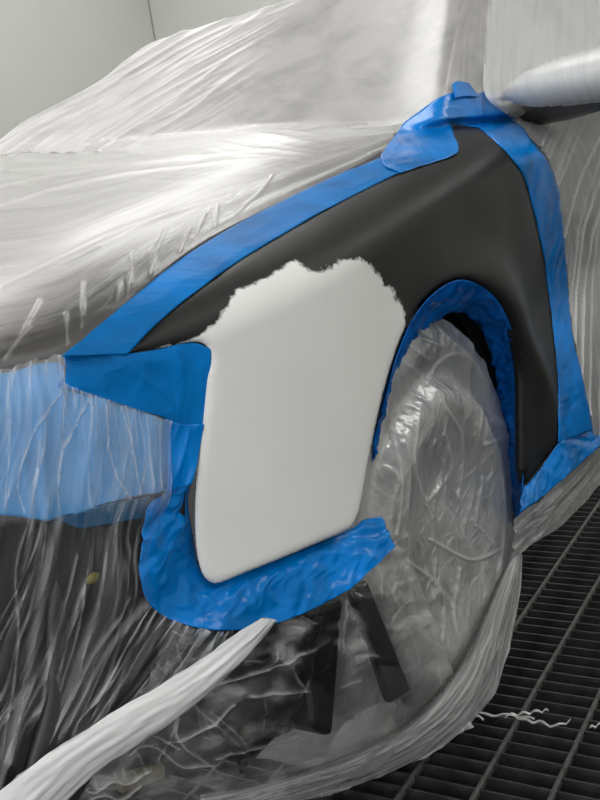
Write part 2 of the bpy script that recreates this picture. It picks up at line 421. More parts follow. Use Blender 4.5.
# ceiling lamps
def lamp(x, y, sx, sy, label):
    t = empty('ceiling_light', (x, y, 3.2))
    V, F = box_vf(x - sx, x + sx, y - sy, y + sy, 3.13, 3.2)
    mesh_obj('housing', V, F, MAT['lampbody'], t, smooth=False)
    V, F = box_vf(x - sx + .03, x + sx - .03, y - sy + .03, y + sy - .03, 3.115, 3.13)
    mesh_obj('diffuser', V, F, MAT['lampglow'], t, smooth=False)
    tag(t, label, 'ceiling light', 'booth ceiling lights')
for k, (x, y) in enumerate(((-1.2, 3.3), (1.6, 3.3), (4.4, 3.3), (-1.2, -1.3), (1.6, -1.3), (4.4, -1.3), (-1.2, 1.0), (2.6, 1.2))):
    lamp(x, y, 1.2 if k < 6 else 0.7, 0.32 if k < 6 else 0.5, 'white fluorescent panel lamp on the booth ceiling')

# ------------------------------------------------------------------ the car
car = empty('car', (1.6, 1.3, 0.0))
tag(car, 'dark car masked with blue tape and clear film, front fender bare', 'car')
UP = [(127, 353), (150, 330), (175, 307), (205, 284), (240, 259), (280, 235), (320, 212), (360, 191), (400, 172), (430, 162), (448, 156.5)]
NOTCH = [(457, 150), (454, 140), (451, 131), (450, 124)]
BACK = [(462, 122.5), (478, 124), (492, 134), (508, 149), (520, 164), (528, 178), (535, 205), (541, 230), (547, 260), (551, 290), (555, 320), (558, 350), (560, 375), (562.5, 398), (562, 420), (560, 443)]
BOT = [(545, 462), (528, 484)]
ARCH = [(524.5, 470), (524, 420), (523, 380), (519, 350), (510, 318), (497, 296), (480, 283), (462, 278), (445, 283), (428, 296), (415, 313), (407, 328), (400, 345), (393, 366), (385, 395), (378, 425), (371, 460), (365, 495), (361, 514)]
PBOT = [(356, 525), (346, 532), (320, 543), (280, 560), (245, 574), (228, 581), (216, 583.5), (207, 577), (202, 565), (199, 545), (198, 520), (199, 490), (203, 450), (207, 410), (210, 380), (213, 360), (211, 348), (203, 342), (190, 342), (170, 346.5), (148, 350.5)]
def poly_mesh_px(outline, step):
    """triangles filling a measured outline: dense edge + regular inner points"""
    out = resample(outline + [outline[0]], int(len(outline) * 6), smooth=False)[:-1]
    lo, hi = out.min(0), out.max(0)
    gx, gy = np.meshgrid(np.arange(lo[0], hi[0], step), np.arange(lo[1], hi[1], step))
    gx[1::2] += step / 2
    pts = np.stack([gx.ravel(), gy.ravel()], 1)
    x, y = pts[:, 0], pts[:, 1]; ins = np.zeros(len(pts), bool); md = np.full(len(pts), 1e9)
    q = np.roll(out, -1, 0)
    for a, b in zip(out, q):
        c = ((a[1] > y) != (b[1] > y)); dy = (b[1] - a[1]) or 1e-9
        ins ^= c & (x < (b[0] - a[0]) * (y - a[1]) / dy + a[0])
        ab = b - a; t = np.clip(((pts - a) @ ab) / (ab @ ab + 1e-9), 0, 1)
        md = np.minimum(md, np.linalg.norm(pts - a - t[:, None] * ab, axis=1))
    pts = pts[ins & (md > step * 0.45)]
    n = len(out); allp = np.vstack([out, pts])
    v, e, f, *_ = delaunay_2d_cdt([Vector(p) for p in allp], [(i, (i + 1) % n) for i in range(n)], [], 1, 1e-4)
    return np.array([tuple(p) for p in v]), [tuple(t) for t in f]
def sdist(px, line):
    """signed distance to an open boundary line (positive on its right side when walked)"""
    q = resample(line, 160, smooth=False); best = np.full(len(px), 1e9); sg = np.zeros(len(px))
    for a, b in zip(q[:-1], q[1:]):
        ab = b - a; ap = px - a; t = np.clip((ap @ ab) / (ab @ ab), 0, 1)
        d = np.linalg.norm(ap - t[:, None] * ab, axis=1); s = np.sign(ab[0] * ap[:, 1] - ab[1] * ap[:, 0])
        m = d < best; best[m] = d[m]; sg[m] = s[m]
    return best * sg
def round_outline():
    a = list(map(tuple, resample(UP, 40))) + NOTCH + list(map(tuple, resample(BACK, 46))) + BOT
    a += list(map(tuple, resample(ARCH, 70))) + list(map(tuple, resample(PBOT, 80)))
    return a
fpx, ftri = poly_mesh_px(round_outline(), 3.0)
fP, ok = hit(fpx)
PRIMER = [(150, 352), (178, 344), (194, 337), (214, 326), (226, 310), (240, 290), (262, 279), (282, 267), (294, 262), (302, 266), (310, 273), (326, 270), (342, 260), (358, 258), (372, 264), (380, 275), (392, 288), (398, 303), (405, 320), (412, 334)]
ol = np.array(round_outline()); dmin = np.full(len(fpx), 1e9)
for a_, b_ in zip(ol, np.roll(ol, -1, 0)):
    ab = b_ - a_; tt = np.clip(((fpx - a_) @ ab) / (ab @ ab + 1e-9), 0, 1); dmin = np.minimum(dmin, np.linalg.norm(fpx - a_ - tt[:, None] * ab, axis=1))
fP[:, 1] += 0.003 * np.clip(1 - dmin / 8.0, 0, 1) ** 2
fen = mesh_obj('fender', fP, ftri, MAT['fender'], car, attrs={'primer': sdist(fpx, PRIMER)})
me = fen.data
if np.mean([p.normal.y for p in me.polygons]) > 0:
    me.flip_normals()
solid(fen, 0.012)
fen['label'] = 'dark sanded front fender with white primer patch'

def px_part(name, top, bottom, left, right, nu, nv, off, mat, label=None, mirror=False, thick=0.004, drop=0.0):
    g = coons(top, bottom, left, right, nu, nv); P, _ = hit(g, off, mirror); P[..., 2] -= drop
    o = sheet(name, P, mat, parent=car, thick=thick)
    if label: o['label'] = label
    return o
# metalwork and glass under the film
px_part('hood', [(-60, 170), (100, 145), (270, 134), (440, 118)], [(-60, 392), (60, 360), (200, 285), (452, 152)], [(-60, 170), (-60, 392)], [(440, 118), (452, 152)], 60, 40, -0.006, MAT['paint'], 'silver hood panel', drop=0.016)
px_part('windscreen', [(60, 104), (150, 50), (210, 31), (285, 6), (380, -40), (470, -60)], [(20, 148), (100, 144), (200, 138), (270, 133), (360, 122), (440, 108)], [(60, 104), (20, 148)], [(470, -60), (440, 108)], 60, 40, -0.006, MAT['glass'])
px_part('windscreen_pillar', [(468, -60), (500, -60)], [(444, 100), (486, 104)], [(468, -60), (444, 100)], [(500, -60), (486, 104)], 8, 30, -0.004, MAT['paint'])
px_part('side_window', [(503, -60), (690, -60)], [(490, 100), (600, 96), (690, 92)], [(503, -60), (490, 100)], [(690, -60), (690, 92)], 40, 20, -0.006, MAT['glass'])
px_part('door', [(492, 106), (600, 100), (690, 95)], [(566, 440), (630, 394), (690, 350)], [(492, 106), (530, 160), (549, 230), (557, 300), (564, 380), (566, 440)], [(690, 95), (690, 350)], 40, 40, -0.006, MAT['darkpaint'])
px_part('sill', [(530, 490), (570, 440), (640, 388), (690, 352)], [(528, 520), (600, 462), (640, 432), (690, 395)], [(530, 490), (528, 520)], [(690, 352), (690, 395)], 30, 10, -0.008, MAT['darkpaint'])
px_part('headlight', [(-60, 384), (60, 362), (130, 358), (205, 348)], [(-60, 530), (50, 522), (120, 505), (190, 488)], [(-60, 384), (-60, 530)], [(205, 348), (190, 488)], 40, 24, -0.012, MAT['paint'])
px_part('bumper', [(-60, 520), (50, 516), (120, 500), (186, 485)], [(-120, 900), (-60, 880), (0, 850)], [(-60, 520), (-120, 900)], [(186, 485), (184, 560), (190, 625), (140, 710), (60, 790), (0, 850)], 40, 60, -0.014, MAT['black'])
# splash shield behind the panel's lower edge, with a duct and a brace
g = coons([(60, 560), (220, 560), (330, 530)], [(20, 840), (200, 765), (330, 712)], [(60, 560), (20, 840)], [(330, 530), (330, 712)], 50, 40)
P = on_plane(g, 1, 0.63 + 0.0 * g[..., 0])
P[..., 1] += 0.012 * np.sin(P[..., 0] * 40) * np.sin(P[..., 2] * 24)
sheet('splash_shield', P, MAT['shield'], parent=car, thick=0.006)
def px_box(name, quad, Yf, depth, mat, bevel=0.004):
    q = on_plane(np.array(quad, float), 1, Yf); b = q.copy(); b[:, 1] += depth
    V = np.vstack([q, b]); F = [(0, 1, 2, 3), (7, 6, 5, 4)] + [(i, i + 4, (i + 1) % 4 + 4, (i + 1) % 4) for i in range(4)]
    o = mesh_obj(name, V, F, mat, car, smooth=False); bm = bmesh.new(); bm.from_mesh(o.data); bmesh.ops.recalc_face_normals(bm, faces=bm.faces); bm.to_mesh(o.data); bm.free()
    m = o.modifiers.new('bevel', 'BEVEL'); m.width = bevel; m.segments = 2
    return o
px_box('brake_duct', [(304, 612), (345, 598), (334, 738), (316, 728)], 0.535, 0.06, MAT['black'], 0.008)
px_box('brace', [(352, 588), (368, 580), (412, 690), (392, 704)], 0.520, 0.012, MAT['shield'])
px_box('shield_flap', [(190, 690), (308, 664), (314, 712), (212, 740)], 0.61, 0.012, MAT['shield'])
# small amber lamp and tan hose stub seen through the front film
c, _ = hit(np.array([[93.0, 578.0]]), -0.010)
def ball(name, c, r, mat, parent, sq=(1, 1, 1)):
    bm = bmesh.new(); bmesh.ops.create_uvsphere(bm, u_segments=20, v_segments=12, radius=1)
    me = bpy.data.meshes.new(name); bm.to_mesh(me); bm.free()
    V = np.array([v.co for v in me.vertices]) * np.array(sq) * r + c
    me.vertices.foreach_set('co', V.astype(np.float32).ravel()); me.materials.append(mat)
    me.polygons.foreach_set('use_smooth', np.ones(len(me.polygons), bool))
    o = bpy.data.objects.new(name, me); C.objects.link(o); o.parent = parent; o.matrix_parent_inverse = Matrix.Translation(-parent.location)
    return o
ball('side_marker_lamp', c[0], 0.006, MAT['amber'], car, (1.3, 0.6, 0.8))['label'] = 'amber marker lamp'
def tube(name, path, radii, mat, parent=None, seg=10, cap=True, flat=1.0, twist=0.0, rid=0.0, seed=0):
    p = np.asarray(path, float); n = len(p); t = np.gradient(p, axis=0); t /= np.linalg.norm(t, axis=1, keepdims=True)
    up = np.array([0.0, 0.0, 1.0]); s = np.cross(t, up); s /= np.linalg.norm(s, axis=1, keepdims=True) + 1e-9; w = np.cross(s, t)
    a = np.linspace(0, 2 * np.pi, seg, endpoint=False)
    V = []
    rr = np.broadcast_to(np.asarray(radii, float), (n,))
    for i in range(n):
        ang = a + twist * i / n
        m = 1 + (rid * ridged(a * 2.2 + 3 + twist * i / n, np.full(seg, i * 0.05), seed, 2) if rid else 0)
        V.append(p[i] + rr[i] * (m * np.cos(ang))[:, None] * w[i] + rr[i] * flat * (m * np.sin(ang))[:, None] * s[i])
    V = np.vstack(V); F = []
    for i in range(n - 1):
        for j in range(seg):
            k = (j + 1) % seg; F.append((i * seg + j, i * seg + k, (i + 1) * seg + k, (i + 1) * seg + j))
    if cap: F += [tuple(range(seg))[::-1], tuple(range((n - 1) * seg, n * seg))]
    uu = np.tile(a / (2 * np.pi) * 0.25, n); vv = np.repeat(np.concatenate([[0], np.cumsum(np.linalg.norm(np.diff(p, axis=0), axis=1))]), seg)
    return mesh_obj(name, V, F, mat, parent, uv=np.stack([uu, vv], 1))
q = resample(on_plane(np.array([[122.0, 783.0], [132, 779.5], [146, 775], [158, 771]]), 1, 0.612), 22)
tube('hose_stub', q, [0.0078 + 0.0014 * (k % 3 == 0) for k in range(22)], MAT['tan'], car, 14)['label'] = 'tan ribbed hose stub'

# wheel: tyre and rim inside the bag
def lathe(name, prof, centre, mat, parent, seg=72):
    """profile of (radius, y) turned about the wheel axis"""
    a = np.linspace(0, 2 * np.pi, seg, endpoint=False); n = len(prof); V = []
    for r, y in prof:
        V.append(np.stack([centre[0] + r * np.cos(a), np.full(seg, centre[1] + y), centre[2] + r * np.sin(a)], 1))
    V = np.vstack(V)
    i = np.arange(n - 1)[:, None] * seg; j = np.arange(seg)[None]; k = (j + 1) % seg
    F = np.stack([i + j, i + k, i + seg + k, i + seg + j], -1).reshape(-1, 4)
    return mesh_obj(name, V, F, mat, parent)
wc = (WX, WY + 0.035, WZ)
whl = lathe('tyre', [(0.215, 0.03), (0.225, 0.01), (0.26, 0.004), (0.295, 0.012), (0.312, 0.03), (0.318, 0.06), (0.318, 0.18), (0.31, 0.21), (0.27, 0.225), (0.22, 0.215), (0.215, 0.03)], wc, MAT['rubber'], car)
rim = lathe('rim', [(0.216, 0.03), (0.208, 0.022), (0.2, 0.04), (0.195, 0.09), (0.08, 0.11), (0.02, 0.1), (0.001, 0.1)], wc, MAT['alloy'], car)
for k in range(5):
    a = k * 2 * math.pi / 5 + 0.4
    V, F = box_vf(-0.022, 0.022, 0.03, 0.055, 0.03, 0.2); V = np.array(V)
    V[V[:, 2] > 0.1, 0] *= 1.3
    V = np.stack([V[:, 0] * math.cos(a) + V[:, 2] * math.sin(a), V[:, 1], -V[:, 0] * math.sin(a) + V[:, 2] * math.cos(a)], 1) + np.array(wc)
    s = mesh_obj('spoke', V, F, MAT['alloy'], rim, smooth=False)
    s.matrix_parent_inverse = Matrix.Identity(4)
liner = lathe('arch_liner', [(0.50, 0.022), (0.36, 0.022), (0.375, 0.03), (0.39, 0.06), (0.40, 0.30), (0.25, 0.32), (0.01, 0.32)], (1.185, WY, 0.345), MAT['black'], car)
V = np.array([v.co for v in liner.data.vertices]); V[:, 2] = np.maximum(V[:, 2], 0.27); liner.data.vertices.foreach_set('co', V.astype(np.float32).ravel())
lathe('brake_disc', [(0.14, 0.085), (0.14, 0.075), (0.06, 0.07), (0.055, 0.03), (0.001, 0.028)], wc, MAT['brake'], car)
# mirror
mb = ball('side_mirror', MC, 1.0, plain('pale_mirror_housing', (0.45, 0.445, 0.44), 0.6, noise=0.05), car, tuple(MR * 0.88)); mb['label'] = 'door mirror housing'
ar, _ = hit(np.array([[520.0, 112.0]]), -0.01)
tube('mirror_arm', [ar[0], 0.5 * (ar[0] + MC) + np.array([0, 0, -.02]), MC - np.array([0, 0, .02])], [0.03, 0.025, 0.03], MAT['paint'], car, 12)

# ------------------------------------------------------------------ blue tape
TAPE = 'strips of blue masking tape'
def px_sheet(name, g, off, mat, H=None, label=None, cat=None, group=None, thick=0.0, haze=None, mirror=False, Hf=None):
    P, okk = hit(g, off, mirror)
    if Hf is not None: H = Hf(P)
    o = sheet(name, P, mat, H, haze, thick=thick)
    tag(o, label, cat, group); return o
g = strip([(62, 356), (100, 324), (140, 291), (180, 260), (220, 234), (260, 212), (300, 192), (340, 174), (370, 162), (392, 150)], [(128, 354)] + [(x, y + 0.6) for x, y in UP[1:]], 160, 18)
px_sheet('masking_tape', g, np.linspace(0.010, 0.001, 18)[:, None], MAT['tape'], Hf=lambda P: wr(P, 0.0008, 5, 14, 3, 2), label='long blue masking tape along the upper edge of the dark fender', cat='tape', group=TAPE, thick=0.0006)
g = coons([(381, 154), (392, 139), (406, 121), (422, 109), (440, 97), (458, 92), (482, 94)], [(400, 173), (430, 163), (449, 157), (458.5, 150), (453, 132), (450.5, 125), (464, 125), (481, 128)], [(381, 154), (384, 165), (400, 173)], [(482, 94), (484, 112), (481, 128)], 70, 26)
px_sheet('masking_tape', g, np.linspace(0.016, 0.003, 26)[:, None], MAT['tape2'], Hf=lambda P: 0.003 * crumple(uvgrid(P)[0] * 12, uvgrid(P)[1] * 12, 5, 4), label='wide blue tape patch wrapped over the fender peak', cat='tape', group=TAPE, thick=0.0006)
g = coons([(452, 84), (458, 81), (469, 83)], [(455, 98), (466, 96), (480, 97)], [(452, 84), (455, 98)], [(469, 83), (480, 97)], 16, 14)
px_sheet('masking_tape', g, 0.019, MAT['tape2'], label='short blue tape tab sticking up at the foot of the pillar', cat='tape', group=TAPE, thick=0.0006)
OUT = [(480, 93), (488, 93), (502, 108), (520, 124), (534, 143), (549, 163), (559, 192), (563, 225), (566, 260), (569, 300), (573, 338), (580, 366), (588, 402), (593, 430)]
INN = [(474, 124), (479, 124), (492, 133.5), (508, 148.5), (520, 163.5), (528, 177.5), (535, 204.5), (541, 230), (547, 260), (551, 290), (555, 320), (558, 350), (561, 385), (561, 443)]
g = strip([(x - 2.5, y + (2.5 if y < 180 else 0)) for x, y in INN], OUT, 180, 16)
px_sheet('masking_tape', g, np.linspace(0.001, 0.014, 16)[:, None], MAT['tape2'], Hf=lambda P: 0.003 * crumple(uvgrid(P)[0] * 12, uvgrid(P)[1] * 12, 8, 4), label='blue tape running down the rear edge of the fender beside the door', cat='tape', group=TAPE, thick=0.0006)
g = coons([(524, 484), (528, 484), (545, 462), (560, 442), (578, 435), (593, 428)], [(521, 512), (540, 499), (560, 482), (580, 464), (602, 444)], [(524, 484), (522, 496), (521, 512)], [(593, 428), (600, 434), (602, 444)], 60, 22)
px_sheet('masking_tape', g, np.linspace(0.003, 0.02, 22)[:, None], MAT['tape2'], Hf=lambda P: 0.008 * crumple(uvgrid(P)[0] * 14, uvgrid(P)[1] * 14, 12, 5), label='crumpled blue tape under the lower rear tip of the fender', cat='tape', group=TAPE, thick=0.0006)
# inside the wheel arch: pleated blue film from the lip inwards
A0 = [(386, 400), (394, 366), (401, 346), (409, 327), (417, 313), (430, 297), (446, 285), (462, 280), (479, 285), (495, 298), (508, 320), (517, 350), (521.5, 380), (522.5, 420), (523, 470), (522, 512)]
A1 = [(370, 470), (382, 400), (396, 366), (408, 345), (427, 327), (446, 316), (460, 312), (474, 322), (486, 342), (494, 370), (499, 410), (504, 450), (508, 480), (512, 530)]
a3, _ = hit(resample(A0, 240), -0.004); b3 = on_plane(resample(A1, 240), 1, WY - 0.005)
v = np.linspace(0, 1, 26)[:, None, None]; P = a3[None] * (1 - v) + b3[None] * v
u, vv = np.meshgrid(np.linspace(0, 1, 240), np.linspace(0, 1, 26))
H = (0.007 * (ridged(u * 22 + 0.8 * noise2(u * 9, vv * 2, 4), vv * 1.2, 21, 2) - .6)) * np.minimum(1, vv * 5)
o = sheet('masking_film', P, MAT['tape3'], H, thick=0.0006); tag(o, 'pleated blue masking film tucked inside the wheel arch', 'film')
# headlight opening
g = coons([(62, 357), (92, 356), (127, 354), (155, 350), (190, 342.5), (211, 349)], [(58, 386), (100, 398), (140, 411), (169, 421), (180, 450), (190, 484)], [(62, 357), (66, 372), (58, 386)], [(211, 349), (209, 390), (203, 430), (196, 465), (190, 484)], 80, 60)
px_sheet('masking_tape', g, -0.004, MAT['tape'], Hf=lambda P: wr(P, 0.003, 10, 10, 31, 3), label='broad solid blue tape over the headlight opening beside white primer', cat='tape', group=TAPE, thick=0.0006)
g = coons([(165, 418), (180, 424), (204, 424)], [(166, 492), (178, 489), (191, 484)], [(165, 418), (168, 455), (166, 492)], [(204, 424), (199, 455), (191, 484)], 30, 40)
px_sheet('masking_tape', g, -0.002, MAT['tape2'], Hf=lambda P: wr(P, 0.003, 30, 8, 37, 2), label='upright blue tape strip beside the left edge of white primer', cat='tape', group=TAPE, thick=0.0006)
pale = tape_mat('pale_blue_masking_paper', (0.10, 0.30, 0.60), rough=0.4, bump=0.3, bs=(60, 8), var=0.2)
g = coons([(-60, 388), (0, 374), (60, 362), (64, 386), (110, 401), (169, 421)], [(-60, 524), (0, 516), (54, 520), (110, 503), (140, 496), (170, 491)], [(-60, 388), (-60, 524)], [(169, 421), (170, 491)], 90, 50)
px_sheet('masking_film', g, -0.007, pale, Hf=lambda P: wr(P, 0.003, 26, 5, 41, 2), label='pale blue masking film under clear plastic on the bumper corner', cat='film', thick=0.0006)
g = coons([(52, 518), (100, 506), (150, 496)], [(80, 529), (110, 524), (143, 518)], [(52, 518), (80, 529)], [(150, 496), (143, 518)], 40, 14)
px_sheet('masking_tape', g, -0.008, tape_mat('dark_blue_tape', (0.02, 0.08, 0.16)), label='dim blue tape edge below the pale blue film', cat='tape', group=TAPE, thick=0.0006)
# wrap under the white panel
TI = [(193, 478), (188, 500), (192, 530), (197, 560), (206, 577), (218, 582), (245, 572), (285, 557), (325, 540), (352, 528), (363, 520), (381, 516)]
TO = [(166, 492), (147, 509), (141, 545), (139, 585), (151, 606), (175, 621), (212, 630), (258, 628), (300, 615), (345, 592), (372, 570), (396, 546)]
g = strip(TI, TO, 220, 50); v = np.linspace(0, 1, 50)[:, None]
off = -0.022 + 0.030 * v ** 0.7 + 0 * g[..., 0]
P, _ = hit(g, off)
u, vv = np.meshgrid(np.linspace(0, 1, 220), np.linspace(0, 1, 50))
H = (0.003 * (ridged(u * 7 + 0.5 * noise2(u * 4, vv * 2, 2), vv * 0.9, 51, 2) - 0.6) + 0.012 * crumple(u * 3.6, vv * 0.8, 53, 5)) * np.minimum(1, vv * 4)
o = sheet('masking_film', P, MAT['tape2'], H, thick=0.0006); tag(o, 'crinkled blue film wrapped under the bottom edge of the white panel', 'film')

# ------------------------------------------------------------------ clear film
FILM = 'sheets of clear masking film'
# over the hood
TOPH = [(-60, 156), (0, 142), (60, 140), (120, 137), (200, 131), (270, 126), (330, 121), (395, 121)]
BOTH = [(-60, 392), (0, 374), (62, 357), (100, 325), (140, 291), (200, 245), (260, 212), (340, 174), (392, 146)]
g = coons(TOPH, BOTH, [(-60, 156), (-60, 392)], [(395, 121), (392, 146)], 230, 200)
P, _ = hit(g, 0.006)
u, v = uvgrid(P)
H = 0.004 * fbm(u * 1.5 + v, v * 3, 61, 2)
# creases: long ones across, short ones standing up from the tape
HL = [[(0, 205), (90, 180), (190, 165), (300, 158)], [(0, 188), (80, 172), (200, 155)], [(10, 172), (120, 165), (260, 150)], [3, (0, 285), (60, 255), (130, 225), (230, 195)], [(60, 262), (100, 245)], [(238, 215), (245, 205), (262, 190), (272, 175)], [(215, 228), (217, 210), (218, 204)], [(150, 280), (158, 250), (166, 230)], [(128, 300), (131, 270), (131, 252)], [(82, 330), (84, 300), (83, 282)], [(68, 345), (66, 315)], [(118, 305), (120, 285)], [(180, 255), (190, 230)], [(195, 240), (205, 215)], [(20, 340), (40, 300)], [(5, 360), (30, 330)]]
H += 0.0012 * seglines(g, HL, 1.5)
uu = g[..., 0] * 0.99 + g[..., 1] * 0.12; vv2 = g[..., 1] - 0.12 * g[..., 0]
fade = np.clip((245 - g[..., 1] - 0.15 * g[..., 0]) / 60, 0.1, 1)
H += 0.0012 * fade * (ridged(uu / 300, vv2 / 13 + 0.3 * noise2(uu / 60, vv2 / 40, 5), 71, 3) - .6)
cl = np.clip((g[..., 1] + 0.50 * g[..., 0] - 285) / 70, 0, 1)  # haze thinned towards the front, painting in the hood's darker reflection
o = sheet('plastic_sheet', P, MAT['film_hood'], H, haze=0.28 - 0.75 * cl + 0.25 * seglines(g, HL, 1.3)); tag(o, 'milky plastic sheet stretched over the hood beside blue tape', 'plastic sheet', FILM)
# over the windscreen, up to the roof edge and folded over the far side
SIL = [(-60, 178), (0, 141), (25, 122), (50, 108), (100, 79), (150, 44), (200, 27), (250, 11), (290, 0), (340, -25), (400, -60), (475, -100)]
g = coons(SIL, [(-60, 186), (0, 156), (60, 154), (120, 151), (200, 144), (270, 137), (330, 131), (400, 126), (444, 108)], [(-60, 178), (-60, 186)], [(475, -100), (462, 0), (452, 60), (444, 108)], 240, 150)
P, _ = hit(g, 0.008)
d = (g[..., 0] + 1.35 * g[..., 1]); al = g[..., 1] + 0.62 * g[..., 0]         # streaks run up to the right
s1 = (g[..., 0] * 0.5 + g[..., 1] * 0.86)
t1 = (g[..., 0] * 0.86 - g[..., 1] * 0.5)
left = 1 / (1 + np.exp((g[..., 0] + 0.55 * g[..., 1] - 275) / 14))
H = 0.004 * (0.06 + left) * (ridged(t1 / 260, s1 / 15 + 0.25 * noise2(t1 / 120, s1 / 60, 6), 81, 2) - .6) + 0.004 * fbm(t1 / 160, s1 / 90, 83, 2)
# far side: the sheet drops behind the silhouette
back = P[0].copy(); rows = []
for k in range(1, 7):
    b = back.copy(); b[:, 0] += 0.05 * k; b[:, 1] += 0.03 * k; b[:, 2] -= 0.004 * k * k; rows.append(b)
Pb = np.concatenate([np.stack(rows[::-1]), P], 0); Hb = np.concatenate([np.repeat(H[:1], 6, 0), H], 0)
hz = np.concatenate([np.repeat(left[:1], 6, 0), left], 0) * 0.25  # left part milkier: its bright reflection is painted into the haze
o = sheet('plastic_sheet', Pb, MAT['film_screen'], Hb, haze=hz); tag(o, 'wrinkled milky plastic sheet over the windscreen below grey wall', 'plastic sheet', FILM)
# pillar strip
g = coons([(474, -60), (502, -60)], [(443, 99), (484, 97)], [(474, -60), (462, 0), (443, 99)], [(502, -60), (491, 0), (484, 97)], 30, 90)
px_sheet('plastic_sheet', g, 0.012, MAT['film_screen'], Hf=lambda P: wr(P, 0.002, 20, 3, 91, 2), label='narrow plastic strip over the windscreen pillar', cat='plastic sheet', group=FILM)
# door side
g = coons([(498, -60), (600, -60), (690, -60)], [(598, 446), (640, 420), (690, 385)], [(498, -60), (489, 0), (484, 60), (486, 95), (520, 126), (549, 164), (562, 225), (568, 300), (578, 366), (592, 430), (598, 446)], [(690, -60), (690, 385)], 150, 260)
P, _ = hit(g, 0.010, True)
x, y = g[..., 0], g[..., 1]
low = np.clip((y - 95) / 60, 0, 1)
q = x - 0.0013 * np.maximum(0, 320 - y) ** 2                      # folds run down from the mirror, then hang straight
st = np.clip(ridged(q / 10 + 0.25 * noise2(x / 50, y / 120, 3), y / 420, 101, 3) - 0.55, 0, 2)
H = low * 0.006 * st + 0.003 * fbm(x / 50, y / 50, 103, 2)
o = sheet('plastic_sheet', P, MAT['film_door'], H, haze=0.16 + low * (0.95 * st ** 1.2) + 0.4 * np.clip((112 - y) / 30, 0, 1)); tag(o, 'streaked clear plastic sheet hanging over the door and mirror', 'plastic sheet', FILM)
# under the sill
g = strip([(515, 516), (540, 499), (560, 482), (580, 464), (602, 444), (630, 424), (660, 400)], [(512, 560), (527, 548), (540, 540), (560, 528), (582, 505), (600, 484), (630, 462), (660, 440)], 160, 40)
u, v = np.meshgrid(np.linspace(0, 1, 160), np.linspace(0, 1, 40))
px_sheet('plastic_sheet', g, 0.012 - 0.02 * v, MAT['film_wheel'], H=0.004 * (ridged(u * 2, v * 2.6 + u, 111, 2) - .6), label='folded plastic sheet under the sill above the floor grating', cat='plastic sheet', group=FILM, haze=0.1 + 0 * u)
# front corner
g = coons([(-60, 384), (0, 371), (62, 358), (66, 383), (110, 400), (169, 420)], [(-230, 860), (-160, 860), (-60, 860), (40, 860)], [(-60, 384), (-90, 560), (-230, 860)], [(169, 420), (171, 492), (153, 545), (150, 605), (118, 690), (70, 800), (40, 860)], 220, 260)
x, y = g[..., 0], g[..., 1]; nv, nu = x.shape
P, _ = hit(g, 0.012 + 0.012 * np.clip((y - 500) / 100, 0, 1))
u, v = np.meshgrid(np.linspace(0, 1, nu), np.linspace(0, 1, nv))
H = 0.006 * (ridged(u * 13 + 0.5 * noise2(u * 6, v * 5, 7), v * 1.6, 121, 3) - .6)
WL = [[(62, 392), (52, 405), (30, 440), (18, 480), (24, 512)], [(88, 402), (78, 420), (62, 450), (58, 480), (60, 515)], [(92, 405), (88, 460), (90, 505)], [(104, 405), (110, 450), (118, 480), (132, 500)], [(122, 408), (130, 440), (142, 495)], [(40, 440), (35, 480), (28, 520)], [(10, 420), (8, 470), (4, 510)], [(148, 416), (150, 460), (152, 492)], [(160, 420), (161, 490)], [5.0, (60, 520), (48, 560), (30, 660), (10, 760)], [(28, 520), (15, 570), (18, 640), (2, 760)], [(76, 555), (66, 600), (50, 660), (38, 720)], [(84, 585), (78, 632), (60, 690)], [4.0, (145, 605), (105, 655), (70, 720), (20, 800)], [(130, 600), (90, 660), (40, 760)]]
sl = seglines(g, WL, 1.3)
H += 0.004 * sl
st = np.clip(ridged(u * 17 + 0.5 * noise2(u * 7, v * 6, 17), v * 1.5, 123, 3) - 0.75, 0, 1)
o = sheet('plastic_sheet', P, MAT['film_front'], H, haze=0.2 * sl + 0.4 * st ** 1.2 + 0.14 * np.clip((515 - y) / 20, 0, 1)); tag(o, 'clear streaked plastic sheet hanging over the front bumper corner', 'plastic sheet', FILM)
# fan of gathered film between the blue wrap and the rolled band
g = coons([(148, 604), (165, 616), (190, 626), (225, 631), (262, 630)], [(-40, 850), (0, 815), (60, 775), (150, 722), (235, 662)], [(148, 604), (90, 700), (-40, 850)], [(262, 630), (250, 648), (235, 662)], 160, 120)
x, y = g[..., 0], g[..., 1]; u, v = np.meshgrid(np.linspace(0, 1, 160), np.linspace(0, 1, 120))
H = 0.008 * (ridged(u * 9 + 0.3 * noise2(u * 4, v * 3, 5), v * 1.0, 131, 3) - .6)
px_sheet('plastic_sheet', g, 0.026, MAT['film_front'], H=H, haze=0.6 * np.clip(ridged(u * 11 + 0.3 * noise2(u * 4, v * 3, 5), v * 1.0, 131, 3) - .7, 0, 1), label='gathered clear plastic fanning down from the blue wrap', cat='plastic sheet', group=FILM)
